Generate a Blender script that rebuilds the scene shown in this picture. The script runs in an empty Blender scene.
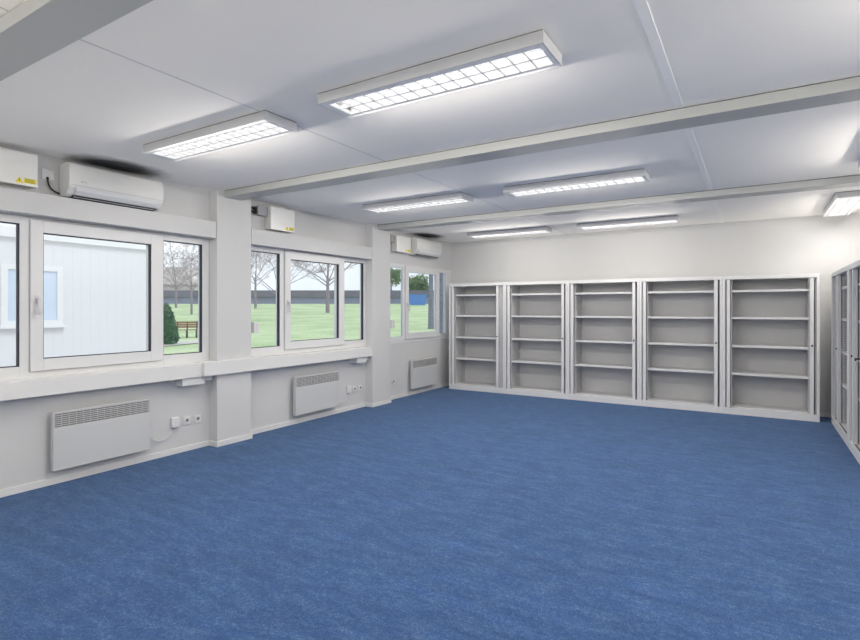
import bpy, bmesh, math, random
from mathutils import Vector, Matrix
random.seed(7)
S = bpy.context.scene
COL = S.collection
PI = math.pi

# ------------------------------------------------------------------ helpers
class MB:
    """collects shapes and links them as ONE mesh object"""
    def __init__(self):
        self.bm = bmesh.new()
        self.mats = []
        self.cur = 0
    def use(self, m):
        if m not in self.mats:
            self.mats.append(m)
        self.cur = self.mats.index(m)
        return self
    def _paint(self, faces):
        for f in faces:
            f.material_index = self.cur
    def box(self, x0, x1, y0, y1, z0, z1, bev=0.0, seg=2):
        x0, x1 = min(x0, x1), max(x0, x1); y0, y1 = min(y0, y1), max(y0, y1); z0, z1 = min(z0, z1), max(z0, z1)
        t = bmesh.new()
        bmesh.ops.create_cube(t, size=1.0)
        for v in t.verts:
            v.co = Vector(((x0 + x1) / 2 + v.co.x * (x1 - x0), (y0 + y1) / 2 + v.co.y * (y1 - y0), (z0 + z1) / 2 + v.co.z * (z1 - z0)))
        if bev > 0:
            bmesh.ops.bevel(t, geom=list(t.edges), offset=bev, segments=seg, affect='EDGES', profile=0.6)
        self._merge(t)
        return self
    def _merge(self, t, mat=None):
        if mat is not None:
            for v in t.verts:
                v.co = mat @ v.co
        bmesh.ops.recalc_face_normals(t, faces=list(t.faces))
        t.verts.index_update()
        vs = [self.bm.verts.new(v.co) for v in t.verts]
        for f in t.faces:
            try:
                nf = self.bm.faces.new([vs[v.index] for v in f.verts])
                nf.material_index = self.cur
                nf.smooth = f.smooth
            except ValueError:
                pass
        t.free()
    def tube(self, pts, radii, sides=8, cap=True, smooth=True):
        pts = [Vector(p) for p in pts]
        if not isinstance(radii, (list, tuple)):
            radii = [radii] * len(pts)
        rings = []
        up = None
        for i, p in enumerate(pts):
            if i == 0: d = pts[1] - pts[0]
            elif i == len(pts) - 1: d = pts[-1] - pts[-2]
            else: d = (pts[i + 1] - pts[i]).normalized() + (pts[i] - pts[i - 1]).normalized()
            d.normalize()
            if up is None:
                up = Vector((0, 0, 1)) if abs(d.z) < 0.9 else Vector((1, 0, 0))
            a = d.cross(up)
            if a.length < 1e-5:
                a = d.cross(Vector((0.3, 0.8, 0.5)))
            a.normalize()
            b = a.cross(d).normalized()
            up = b
            rings.append([self.bm.verts.new(p + radii[i] * (math.cos(2 * PI * k / sides) * a + math.sin(2 * PI * k / sides) * b)) for k in range(sides)])
        for r0, r1 in zip(rings, rings[1:]):
            for k in range(sides):
                f = self.bm.faces.new((r0[k], r0[(k + 1) % sides], r1[(k + 1) % sides], r1[k]))
                f.smooth = smooth
                f.material_index = self.cur
        if cap:
            for r in (rings[0][::-1], rings[-1]):
                f = self.bm.faces.new(r); f.material_index = self.cur
        return self
    def prism(self, prof, axis, a0, a1, bev=0.0):
        """extrude a closed outline along an axis; prof holds the other two coordinates in x,y,z order"""
        t = bmesh.new()
        def mk(p, a):
            if axis == 'y': return (p[0], a, p[1])
            if axis == 'x': return (a, p[0], p[1])
            return (p[0], p[1], a)
        r0 = [t.verts.new(mk(p, a0)) for p in prof]
        r1 = [t.verts.new(mk(p, a1)) for p in prof]
        n = len(prof)
        t.faces.new(r0); t.faces.new(r1[::-1])
        for i in range(n):
            t.faces.new((r0[i], r1[i], r1[(i + 1) % n], r0[(i + 1) % n]))
        if bev > 0:
            es = [e for e in t.edges if (e.verts[0] in r0 and e.verts[1] in r0) or (e.verts[0] in r1 and e.verts[1] in r1)]
            bmesh.ops.bevel(t, geom=es, offset=bev, segments=3, affect='EDGES', profile=0.5)
        self._merge(t)
        return self
    def ring(self, x0, x1, y0, y1, z0, z1, w, bev=0.0, wb=None, wt=None):
        """rectangular frame in the YZ plane between x0 and x1, member width w"""
        wb = w if wb is None else wb; wt = w if wt is None else wt
        self.box(x0, x1, y0, y0 + w, z0, z1, bev)
        self.box(x0, x1, y1 - w, y1, z0, z1, bev)
        self.box(x0, x1, y0 + w, y1 - w, z0, z0 + wb, bev)
        self.box(x0, x1, y0 + w, y1 - w, z1 - wt, z1, bev)
        return self
    def disc(self, c, axis, r, h, sides=20, r2=None):
        c = Vector(c); a = {'x': Vector((1, 0, 0)), 'y': Vector((0, 1, 0)), 'z': Vector((0, 0, 1))}[axis]
        r2 = r if r2 is None else r2
        self.tube([c, c + a * h], [r, r2], sides)
        return self
    def build(self, name, mat, parent=None, shift=True):
        me = bpy.data.meshes.new(name)
        if shift and parent is not None:
            w = wloc(parent)
            bmesh.ops.translate(self.bm, verts=list(self.bm.verts), vec=-w)
        self.bm.to_mesh(me)
        self.bm.free()
        o = bpy.data.objects.new(name, me)
        for m in (self.mats if self.mats else [mat]):
            me.materials.append(m)
        COL.objects.link(o)
        if parent is not None:
            o.parent = parent
        return o

def wloc(o):
    v = Vector((0, 0, 0))
    while o is not None:
        v += o.location
        o = o.parent
    return v

def tag(o, label=None, cat=None, group=None, kind=None):
    if label: o['label'] = label
    if cat: o['category'] = cat
    if group: o['group'] = group
    if kind: o['kind'] = kind
    return o

def thing(name, loc, label, cat, group=None, kind=None):
    o = bpy.data.objects.new(name, None)
    o.empty_display_size = 0.1
    o.location = loc
    COL.objects.link(o)
    return tag(o, label, cat, group, kind)

def base_at(o, loc):
    """put the origin of a one-mesh thing at its base"""
    loc = Vector(loc)
    o.data.transform(Matrix.Translation(-loc))
    o.location = loc
    return o

def copy_tree(o, parent=None):
    c = o.copy(); COL.objects.link(c); c.parent = parent
    for ch in [x for x in S.objects if x.parent == o]:
        copy_tree(ch, c)
    return c

# ------------------------------------------------------------------ materials
def srgb(r, g, b):
    f = lambda c: (c / 255 / 12.92) if c / 255 <= 0.04045 else ((c / 255 + 0.055) / 1.055) ** 2.4
    return (f(r), f(g), f(b), 1)

def new_mat(name):
    m = bpy.data.materials.new(name); m.use_nodes = True
    n = m.node_tree.nodes; l = m.node_tree.links
    return m, n, l, n['Principled BSDF']

def simple(name, col, rough=0.5, metal=0.0, var=0.03, scale=6.0, bump=0.0, bscale=200.0, spec=0.5):
    m, n, l, b = new_mat(name)
    b.inputs['Roughness'].default_value = rough
    b.inputs['Metallic'].default_value = metal
    b.inputs['Specular IOR Level'].default_value = spec
    tc = n.new('ShaderNodeTexCoord')
    nz = n.new('ShaderNodeTexNoise'); nz.inputs['Scale'].default_value = scale; nz.inputs['Detail'].default_value = 4
    l.new(tc.outputs['Object'], nz.inputs['Vector'])
    mix = n.new('ShaderNodeMix'); mix.data_type = 'RGBA'
    mix.inputs[6].default_value = tuple(c * (1 - var) for c in col[:3]) + (1,)
    mix.inputs[7].default_value = tuple(min(1, c * (1 + var)) for c in col[:3]) + (1,)
    l.new(nz.outputs['Fac'], mix.inputs[0])
    l.new(mix.outputs[2], b.inputs['Base Color'])
    if bump > 0:
        bn = n.new('ShaderNodeTexNoise'); bn.inputs['Scale'].default_value = bscale; bn.inputs['Detail'].default_value = 3
        l.new(tc.outputs['Object'], bn.inputs['Vector'])
        bp = n.new('ShaderNodeBump'); bp.inputs['Strength'].default_value = bump; bp.inputs['Distance'].default_value = 0.002
        l.new(bn.outputs['Fac'], bp.inputs['Height']); l.new(bp.outputs['Normal'], b.inputs['Normal'])
    return m

M = {}
M['wall'] = simple('wall_paint', (0.570, 0.572, 0.573, 1), 0.65, bump=0.08, bscale=90, var=0.015, scale=1.5)
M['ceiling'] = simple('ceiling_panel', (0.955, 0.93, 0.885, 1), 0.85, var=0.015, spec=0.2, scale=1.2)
# dark soft-edged oval patches in the ceiling colour over the two air conditioners
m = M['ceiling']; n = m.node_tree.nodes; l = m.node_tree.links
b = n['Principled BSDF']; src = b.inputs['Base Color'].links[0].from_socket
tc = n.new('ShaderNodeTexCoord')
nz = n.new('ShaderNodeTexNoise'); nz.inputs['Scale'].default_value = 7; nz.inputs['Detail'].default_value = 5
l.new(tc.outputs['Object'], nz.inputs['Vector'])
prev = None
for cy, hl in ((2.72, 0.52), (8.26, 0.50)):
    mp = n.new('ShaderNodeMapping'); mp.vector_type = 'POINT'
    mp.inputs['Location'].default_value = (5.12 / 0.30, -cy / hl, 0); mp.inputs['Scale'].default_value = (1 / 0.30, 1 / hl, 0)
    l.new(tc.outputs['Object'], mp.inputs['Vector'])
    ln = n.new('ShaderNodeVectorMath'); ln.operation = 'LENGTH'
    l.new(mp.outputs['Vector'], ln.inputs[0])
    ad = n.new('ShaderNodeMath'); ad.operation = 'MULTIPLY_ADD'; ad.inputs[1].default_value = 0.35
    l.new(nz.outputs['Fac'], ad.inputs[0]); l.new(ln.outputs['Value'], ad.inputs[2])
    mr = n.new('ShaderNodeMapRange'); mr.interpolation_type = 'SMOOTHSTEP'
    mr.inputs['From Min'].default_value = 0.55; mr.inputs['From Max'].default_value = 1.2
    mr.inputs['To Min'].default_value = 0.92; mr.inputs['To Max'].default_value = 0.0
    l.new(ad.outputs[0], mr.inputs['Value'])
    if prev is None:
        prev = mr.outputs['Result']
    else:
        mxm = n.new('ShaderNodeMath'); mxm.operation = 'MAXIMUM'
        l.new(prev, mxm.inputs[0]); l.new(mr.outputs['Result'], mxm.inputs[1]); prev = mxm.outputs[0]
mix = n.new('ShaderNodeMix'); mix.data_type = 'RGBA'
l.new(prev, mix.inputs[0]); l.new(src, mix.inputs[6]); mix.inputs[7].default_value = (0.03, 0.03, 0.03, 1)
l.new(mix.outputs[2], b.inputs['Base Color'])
M['beam'] = simple('beam_paint', (0.425, 0.433, 0.421, 1), 0.38, var=0.02, scale=2)
M['seam'] = simple('seam_joint', (0.60, 0.60, 0.61, 1), 0.7)  # narrow grey joint line between ceiling panels
M['gap_shade'] = simple('shaded_gap', (0.10, 0.10, 0.10, 1), 0.8)  # near-black colour stands for the shade in narrow gaps at the ceiling
M['strip'] = simple('ceiling_strip', (0.985, 0.97, 0.94, 1), 0.8)
M['base'] = simple('skirting_plastic', (0.680, 0.680, 0.671, 1), 0.45)
M['pvc'] = simple('white_pvc', (0.663, 0.667, 0.671, 1), 0.3, var=0.01)
M['pvc2'] = simple('white_pvc_matt', (0.680, 0.680, 0.671, 1), 0.45, var=0.01)
M['gasket'] = simple('dark_gasket', srgb(38, 40, 56), 0.6)
M['seal_light'] = simple('grey_seal', srgb(170, 184, 198), 0.5)
M['steel'] = simple('white_lacquered_steel', (0.646, 0.646, 0.650, 1), 0.4, var=0.01)
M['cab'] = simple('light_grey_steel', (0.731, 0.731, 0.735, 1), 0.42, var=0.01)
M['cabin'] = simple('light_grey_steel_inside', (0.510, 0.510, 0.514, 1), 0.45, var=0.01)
M['cabshelf'] = simple('shelf_edge_steel', (0.663, 0.663, 0.667, 1), 0.4, var=0.01)
M['slot'] = simple('punched_slot', (0.20, 0.20, 0.21, 1), 0.6)
M['bounce_floor'] = simple('pale_bounce_floor', (0.850, 0.840, 0.820, 1), 0.6, var=0.03)
M['dark'] = simple('dark_recess', (0.03, 0.03, 0.033, 1), 0.6)
M['black'] = simple('black_rubber', (0.012, 0.012, 0.012, 1), 0.45)
M['greybox'] = simple('grey_plastic', (0.27, 0.275, 0.285, 1), 0.45)
M['acw'] = simple('air_conditioner_plastic', (0.697, 0.697, 0.680, 1), 0.3, var=0.01)
M['acflap'] = simple('air_conditioner_flap', (0.680, 0.689, 0.697, 1), 0.35, var=0.01)
M['grey'] = simple('grey_print', (0.38, 0.39, 0.40, 1), 0.5)
M['heater'] = simple('heater_enamel', (0.535, 0.544, 0.548, 1), 0.35, var=0.01)
M['heatslat'] = simple('heater_slat', (0.561, 0.561, 0.561, 1), 0.4)
M['heatin'] = simple('heater_inside', (0.13, 0.13, 0.13, 1), 0.6)
M['yellow'] = simple('yellow_sticker', srgb(226, 212, 44), 0.45)
M['olive'] = simple('sticker_print', srgb(140, 130, 30), 0.5)
M['metal'] = simple('handle_metal', (0.62, 0.62, 0.64, 1), 0.3, metal=0.6)
M['handle'] = simple('handle_grey', (0.55, 0.55, 0.56, 1), 0.35)
M['louver'] = simple('white_louvre', (0.88, 0.88, 0.88, 1), 0.35, var=0.01)
M['facade'] = simple('facade_panel', (0.74, 0.755, 0.78, 1), 0.6)
M['fasc'] = simple('facade_trim', (0.80, 0.81, 0.82, 1), 0.5)
M['blind'] = simple('facade_window_pane', srgb(206, 219, 236), 0.25, var=0.08, scale=1.5)
M['shedwall'] = simple('shed_wall', srgb(150, 154, 182), 0.8, var=0.15, scale=0.8)
M['shedroof'] = simple('shed_roof', srgb(116, 114, 130), 0.8, var=0.12, scale=0.5)
M['houseroof'] = simple('house_roof', srgb(222, 214, 210), 0.8, var=0.08, scale=1)
M['housewall'] = simple('house_wall', srgb(210, 205, 198), 0.8)
M['blue'] = simple('blue_skip', srgb(88, 136, 206), 0.5, var=0.06)
M['bark'] = simple('bark', srgb(146, 136, 146), 0.9, var=0.25, scale=3, bump=0.5, bscale=20)
M['bark2'] = simple('bark_ivy', srgb(122, 126, 142), 0.9, var=0.5, scale=6, bump=0.5, bscale=20)
M['leaf'] = simple('leaf', srgb(84, 126, 96), 0.7, var=0.4, scale=5)
M['leaf2'] = simple('leaf_pale', srgb(112, 146, 100), 0.7, var=0.3, scale=1.5)
M['wood'] = simple('bench_wood', srgb(150, 120, 96), 0.6, var=0.2, scale=8)
M['benchleg'] = simple('bench_iron', srgb(84, 80, 80), 0.6)
M['path'] = simple('path_gravel', srgb(205, 203, 200), 0.9, var=0.08, scale=3)

# blue carpet
m, n, l, b = new_mat('blue_carpet')
b.inputs['Roughness'].default_value = 0.95
b.inputs['Specular IOR Level'].default_value = 0.1
tc = n.new('ShaderNodeTexCoord')
n1 = n.new('ShaderNodeTexNoise'); n1.inputs['Scale'].default_value = 36; n1.inputs['Detail'].default_value = 8; n1.inputs['Roughness'].default_value = 0.93
n2 = n.new('ShaderNodeTexNoise'); n2.inputs['Scale'].default_value = 2.6; n2.inputs['Detail'].default_value = 7; n2.inputs['Roughness'].default_value = 0.7
mp = n.new('ShaderNodeMapping'); mp.inputs['Scale'].default_value = (0.7, 5.0, 1)
n3 = n.new('ShaderNodeTexNoise'); n3.inputs['Scale'].default_value = 2.0; n3.inputs['Detail'].default_value = 6
l.new(tc.outputs['Object'], n1.inputs['Vector']); l.new(tc.outputs['Object'], n2.inputs['Vector'])
l.new(tc.outputs['Object'], mp.inputs['Vector']); l.new(mp.outputs['Vector'], n3.inputs['Vector'])
n4 = n.new('ShaderNodeTexNoise'); n4.inputs['Scale'].default_value = 120; n4.inputs['Detail'].default_value = 5; n4.inputs['Roughness'].default_value = 0.8
n5 = n.new('ShaderNodeTexNoise'); n5.inputs['Scale'].default_value = 9; n5.inputs['Detail'].default_value = 6; n5.inputs['Roughness'].default_value = 0.8
mpc = n.new('ShaderNodeMapping'); mpc.inputs['Scale'].default_value = (0.6, 1.4, 1)
l.new(tc.outputs['Object'], n4.inputs['Vector']); l.new(tc.outputs['Object'], mpc.inputs['Vector']); l.new(mpc.outputs['Vector'], n5.inputs['Vector'])
sm = n.new('ShaderNodeMath'); sm.operation = 'MULTIPLY_ADD'; sm.inputs[1].default_value = 0.9
l.new(n4.outputs['Fac'], sm.inputs[0]); l.new(n1.outputs['Fac'], sm.inputs[2])
sm2 = n.new('ShaderNodeMath'); sm2.operation = 'MULTIPLY_ADD'; sm2.inputs[1].default_value = 0.45
l.new(n5.outputs['Fac'], sm2.inputs[0]); l.new(sm.outputs[0], sm2.inputs[2])
dv = n.new('ShaderNodeMath'); dv.operation = 'MULTIPLY'; dv.inputs[1].default_value = 1 / 2.35
l.new(sm2.outputs[0], dv.inputs[0])
cr = n.new('ShaderNodeValToRGB')
cr.color_ramp.elements[0].position = 0.40; cr.color_ramp.elements[0].color = (0.0070, 0.0200, 0.082, 1)
cr.color_ramp.elements[1].position = 0.60; cr.color_ramp.elements[1].color = (0.122, 0.172, 0.262, 1)
e = cr.color_ramp.elements.new(0.5); e.color = (0.0235, 0.0645, 0.182, 1)
l.new(dv.outputs[0], cr.inputs['Fac'])
ad = n.new('ShaderNodeMath'); ad.operation = 'ADD'
l.new(n2.outputs['Fac'], ad.inputs[0]); l.new(n3.outputs['Fac'], ad.inputs[1])
mr = n.new('ShaderNodeMapRange'); mr.inputs['From Min'].default_value = 0.6; mr.inputs['From Max'].default_value = 1.4
mr.inputs['To Min'].default_value = 0.80; mr.inputs['To Max'].default_value = 1.2
l.new(ad.outputs[0], mr.inputs['Value'])
mx = n.new('ShaderNodeVectorMath'); mx.operation = 'SCALE'
l.new(cr.outputs['Color'], mx.inputs[0]); l.new(mr.outputs['Result'], mx.inputs['Scale'])
l.new(mx.outputs['Vector'], b.inputs['Base Color'])
b.inputs['Sheen Weight'].default_value = 0.19
b.inputs['Sheen Roughness'].default_value = 0.5
b.inputs['Sheen Tint'].default_value = (0.6, 0.82, 1, 1)
bp = n.new('ShaderNodeBump'); bp.inputs['Strength'].default_value = 0.15; bp.inputs['Distance'].default_value = 0.003
l.new(n1.outputs['Fac'], bp.inputs['Height']); l.new(bp.outputs['Normal'], b.inputs['Normal'])
M['carpet'] = m

# lawn
m, n, l, b = new_mat('lawn_grass')
b.inputs['Roughness'].default_value = 0.95; b.inputs['Specular IOR Level'].default_value = 0.1
tc = n.new('ShaderNodeTexCoord')
n1 = n.new('ShaderNodeTexNoise'); n1.inputs['Scale'].default_value = 0.35; n1.inputs['Detail'].default_value = 8
n2 = n.new('ShaderNodeTexNoise'); n2.inputs['Scale'].default_value = 9; n2.inputs['Detail'].default_value = 4
l.new(tc.outputs['Object'], n1.inputs['Vector']); l.new(tc.outputs['Object'], n2.inputs['Vector'])
ad = n.new('ShaderNodeMath'); ad.operation = 'ADD'
l.new(n1.outputs['Fac'], ad.inputs[0]); l.new(n2.outputs['Fac'], ad.inputs[1])
hf = n.new('ShaderNodeMath'); hf.operation = 'MULTIPLY'; hf.inputs[1].default_value = 0.5
l.new(ad.outputs[0], hf.inputs[0])
cr = n.new('ShaderNodeValToRGB')
cr.color_ramp.elements[0].position = 0.36; cr.color_ramp.elements[0].color = srgb(162, 188, 138)
cr.color_ramp.elements[1].position = 0.64; cr.color_ramp.elements[1].color = srgb(208, 220, 186)
l.new(hf.outputs[0], cr.inputs['Fac']); l.new(cr.outputs['Color'], b.inputs['Base Color'])
M['lawn'] = m

# window glass: thin pane, faint reflections
m = bpy.data.materials.new('window_glass'); m.use_nodes = True
n = m.node_tree.nodes; l = m.node_tree.links
n.remove(n['Principled BSDF'])
tr = n.new('ShaderNodeBsdfTransparent'); tr.inputs['Color'].default_value = (0.985, 0.993, 0.995, 1)
gl = n.new('ShaderNodeBsdfGlossy'); gl.inputs['Roughness'].default_value = 0.25
lw = n.new('ShaderNodeLayerWeight'); lw.inputs['Blend'].default_value = 0.5
pw = n.new('ShaderNodeMath'); pw.operation = 'POWER'; pw.inputs[1].default_value = 4.0
l.new(lw.outputs['Facing'], pw.inputs[0])
fr = n.new('ShaderNodeMapRange'); fr.inputs['To Min'].default_value = 0.035; fr.inputs['To Max'].default_value = 0.6
l.new(pw.outputs[0], fr.inputs['Value'])
ms = n.new('ShaderNodeMixShader')
l.new(fr.outputs[0], ms.inputs[0]); l.new(tr.outputs[0], ms.inputs[1]); l.new(gl.outputs[0], ms.inputs[2])
l.new(ms.outputs[0], n['Material Output'].inputs['Surface'])
M['glass'] = m

# fluorescent tube
m = bpy.data.materials.new('fluorescent_tube'); m.use_nodes = True
n = m.node_tree.nodes; l = m.node_tree.links
n.remove(n['Principled BSDF'])
em = n.new('ShaderNodeEmission'); em.inputs['Color'].default_value = (1.0, 0.985, 0.955, 1); em.inputs['Strength'].default_value = 3.3
l.new(em.outputs[0], n['Material Output'].inputs['Surface'])
M['tube'] = m

# ------------------------------------------------------------------ room dimensions
WX = -5.29        # inner face of the window wall
RX = 1.37         # right wall
BY = 9.45         # back wall
FY = -1.70        # wall behind the camera
CZ = 2.90         # ceiling
PX = -5.145       # front of the wall columns

def struct(mb, name, mat, parent=None):
    o = mb.build(name, mat, parent)
    if parent is None:
        o['kind'] = 'structure'
    return o

q = MB().use(M['carpet']).box(WX - 0.2, RX + 0.2, 0.55, BY + 0.2, -0.15, 0)
q.use(M['bounce_floor']).box(WX - 0.2, RX + 0.2, FY - 0.2, 0.55, -0.15, 0)  # unseen pale floor area added to bounce lamp light up to the ceiling
struct(q, 'floor', M['carpet'])
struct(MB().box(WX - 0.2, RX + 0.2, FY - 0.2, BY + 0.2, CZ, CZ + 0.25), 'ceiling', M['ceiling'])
struct(MB().box(WX - 0.2, RX + 0.2, BY, BY + 0.2, 0, CZ), 'wall_back', M['wall'])
struct(MB().box(RX, RX + 0.2, FY, BY, 0, CZ), 'wall_right', M['wall'])
struct(MB().box(WX - 0.2, RX + 0.2, FY - 0.2, FY, 0, CZ), 'wall_front', M['wall'])
OPEN = [(1.45, 3.80), (4.30, 6.64), (7.14, 9.43)]
SILL, HEAD = 0.955, 2.335
w = MB()
ys = [FY] + [y for o in OPEN for y in o] + [BY]
for i in range(0, len(ys), 2):
    w.box(WX - 0.11, WX, ys[i], ys[i + 1], 0, CZ)
for y0, y1 in OPEN:
    w.box(WX - 0.11, WX, y0, y1, 0, SILL)
    w.box(WX - 0.11, WX, y0, y1, HEAD, CZ)
struct(w, 'wall_left', M['wall'])

# columns against the window wall and beams between the room modules
COLS = [(0.94, 1.42), (3.81, 4.28), (6.64, 7.12)]
for i, (y0, y1) in enumerate(COLS):
    struct(MB().box(WX, PX, y0, y1, 0, CZ, 0.004), 'trim_%d' % (i + 1), M['wall'])
BEAMS = [(1.04, 1.262), (3.90, 4.12), (6.775, 6.995)]
for i, (y0, y1) in enumerate(BEAMS):
    q = MB()
    q.use(M['beam']).box(PX if i else WX, RX, y0, y1, 2.822, CZ - 0.007, 0.003)
    q.use(M['gap_shade']).box(PX if i else WX, RX, y0 + 0.008, y1 - 0.008, CZ - 0.007, CZ)  # dark band painted for the shadow line between beam and ceiling
    struct(q, 'trim_%d' % (i + 4), M['beam'])
# ceiling joints: a narrow gap and a wider cover strip in every module
k = 7
spans = [(FY, 1.04), (1.262, 3.90), (4.12, 6.775), (6.995, BY)]
for y0, y1 in spans:
    struct(MB().box(-2.883, -2.874, y0, y1, CZ - 0.002, CZ), 'trim_%d' % k, M['seam']); k += 1
    struct(MB().box(-0.455, -0.405, y0, y1, CZ - 0.0025, CZ), 'trim_%d' % k, M['strip']); k += 1

# skirting
q = MB()
yy = FY
for y0, y1 in COLS:
    q.box(WX, WX + 0.012, yy, y0, 0, 0.06, 0.002)
    q.box(WX, PX + 0.012, y0 - 0.012, y0, 0, 0.06, 0.002)
    q.box(PX, PX + 0.012, y0, y1, 0, 0.06, 0.002)
    q.box(WX, PX + 0.012, y1, y1 + 0.012, 0, 0.06, 0.002)
    yy = y1 + 0.012
q.box(WX, WX + 0.012, yy, BY - 0.012, 0, 0.06, 0.002)
struct(q, 'baseboard_left', M['base'])
struct(MB().box(WX, RX, BY - 0.012, BY, 0, 0.06, 0.002), 'baseboard_back', M['base'])

# ------------------------------------------------------------------ windows
def window(idx, dy, wide_right=0.0, seal='gasket', dep=0.075):
    y0, y1 = OPEN[idx]
    t = thing('window_%d' % (idx + 1), (WX, (y0 + y1) / 2, SILL), None, None, kind='structure')
    xb, xf = WX - dep, WX + 0.006
    gd = min(0.046, dep - 0.012)
    # fixed frame: outer members, two mullions
    ml0, ml1 = 1.99 + dy, 2.10 + dy
    mr0, mr1 = 3.18 + dy, 3.262 + dy
    gR = 3.724 + dy - wide_right
    gL = y0 + 0.085
    f = MB()
    z0, z1 = SILL, HEAD
    f.box(xb, xf, y0, gL, z0, z1, 0.003)
    f.box(xb, xf, gR, y1, z0, z1, 0.003)
    f.box(xb, xf, ml0, ml1, z0, z1, 0.003)
    f.box(xb, xf, mr0, mr1, z0, z1, 0.003)
    for a, c in ((gL, ml0), (ml1, mr0), (mr1, gR)):
        f.box(xb, xf, a, c, z0, 1.063, 0.003)
        f.box(xb, xf, a, c, 2.272, z1, 0.003)
    f.build('frame', M['pvc'], t)
    # glass of the fixed lights with black seals
    for a, c in ((gL, ml0), (mr1, gR)):
        MB().ring(xf - gd - 0.004, xf - 0.010, a, c, 1.063, 2.272, 0.007).build('seal', M[seal], t)
        MB().box(xf - gd, xf - gd + 0.006, a + 0.007, c - 0.007, 1.070, 2.265).build('glass_pane', M['glass'], t)
    # opening sash
    s0, s1 = 2.06 + dy, 3.23 + dy
    sf = xf + 0.022
    s = MB()
    gy0, gy1, gz0, gz1 = 2.155 + dy, 3.122 + dy, 1.117, 2.212
    s.box(xf, sf, s0, gy0, 1.015, 2.318, 0.004)
    s.box(xf, sf, gy1, s1, 1.015, 2.318, 0.004)
    s.box(xf, sf, gy0, gy1, 1.015, gz0, 0.004)
    s.box(xf, sf, gy0, gy1, gz1, 2.318, 0.004)
    s.box(xb, xf, ml1, gy0, 1.063, 2.272)
    s.box(xb, xf, gy1, mr0, 1.063, 2.272)
    s.box(xb, xf, gy0, gy1, 1.063, gz0)
    s.box(xb, xf, gy0, gy1, gz1, 2.272)
    so = s.build('sash', M['pvc'], t)
    MB().ring(sf - gd - 0.002, sf - 0.012, gy0, gy1, gz0, gz1, 0.007).build('seal', M[seal], so)
    MB().box(sf - gd, sf - gd + 0.006, gy0 + 0.007, gy1 - 0.007, gz0 + 0.007, gz1 - 0.007).build('glass_pane', M['glass'], so)
    MB().ring(xf, xf + 0.005, s0 - 0.005, s1 + 0.005, 1.010, 2.323, 0.006).build('sash_joint', M['grey'], so)
    h = MB()
    hy = 2.105 + dy
    h.box(sf, sf + 0.010, hy - 0.015, hy + 0.015, 1.60, 1.668, 0.004)
    h.tube([(sf + 0.005, hy, 1.635), (sf + 0.042, hy, 1.635)], 0.009, 10)
    h.box(sf + 0.034, sf + 0.050, hy - 0.011, hy + 0.011, 1.505, 1.648, 0.006)
    h.build('handle', M['handle'], so)
    # outside sill
    MB().box(xb - 0.16, xb, y0, y1, SILL + 0.06, SILL + 0.095, 0.004).build('outer_sill', M['pvc'], t)
    return t
window(0, 0.0); window(1, 2.87); window(2, 5.69, 0.20, 'seal_light', 0.036)

# strap winders of the roller shutters on the left stile of two windows
def winder(y, z, label):
    t = thing('shutter_winder', (WX + 0.006, y, z - 0.07), label, 'shutter winder', 'shutter winders on the window frames')
    MB().box(WX + 0.006, WX + 0.060, y - 0.040, y + 0.040, z - 0.068, z + 0.068, 0.008).build('case', M['pvc2'], t)
    MB().box(WX + 0.058, WX + 0.0615, y - 0.014, y + 0.014, z - 0.045, z + 0.050).build('strap_slot', M['steel'], t)
winder(4.432, 1.322, 'small pale shutter winder low at left edge of the middle window')
winder(7.325, 1.290, 'small pale shutter winder low at left edge of the far window')

# roller shutter boxes over two windows
def shutter_box(y0, y1, z0, z1, label):
    t = thing('shutter_box', (WX, (y0 + y1) / 2, z0), label, 'roller shutter box', 'shutter boxes over the windows')
    MB().box(WX, WX + 0.138, y0 + 0.008, y1 - 0.008, z0, z1, 0.004).build('cover', M['wall'], t)
    for a, c in ((y0, y0 + 0.008), (y1 - 0.008, y1)):
        MB().box(WX, WX + 0.140, a, c, z0 - 0.002, z1 + 0.002, 0.002).build('end_cap', M['pvc2'], t)
shutter_box(1.43, 3.797, 2.345, 2.530, 'long white shutter box over the nearest window, under the big air conditioner')
shutter_box(4.292, 6.628, 2.332, 2.520, 'long white shutter box over the middle window, between two columns')

# cable ledges below the windows
o = MB().box(WX, -5.142, 1.43, 3.615, 0.812, 0.960, 0.004).build('window_ledge', M['pvc2'])
tag(base_at(o, (WX, 2.5, 0.812)), 'long white ledge under the nearest window above the first heater', 'window ledge', 'ledge sections below the windows')
q = MB()
q.box(PX, -5.098, 3.617, 4.438, 0.814, 0.968, 0.004)
q.box(WX, PX, 3.617, 3.808, 0.816, 0.966)
q.box(WX, PX, 4.282, 4.438, 0.816, 0.966)
o = q.build('window_ledge', M['pvc2'])
tag(base_at(o, (WX, 4.0, 0.814)), 'short raised piece of white ledge that wraps across the nearer column', 'window ledge', 'ledge sections below the windows')
o = MB().box(WX, -5.142, 4.440, 6.634, 0.806, 0.948, 0.004).build('window_ledge', M['pvc2'])
tag(base_at(o, (WX, 5.5, 0.806)), 'long white ledge under the middle window above the second heater', 'window ledge', 'ledge sections below the windows')

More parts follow.
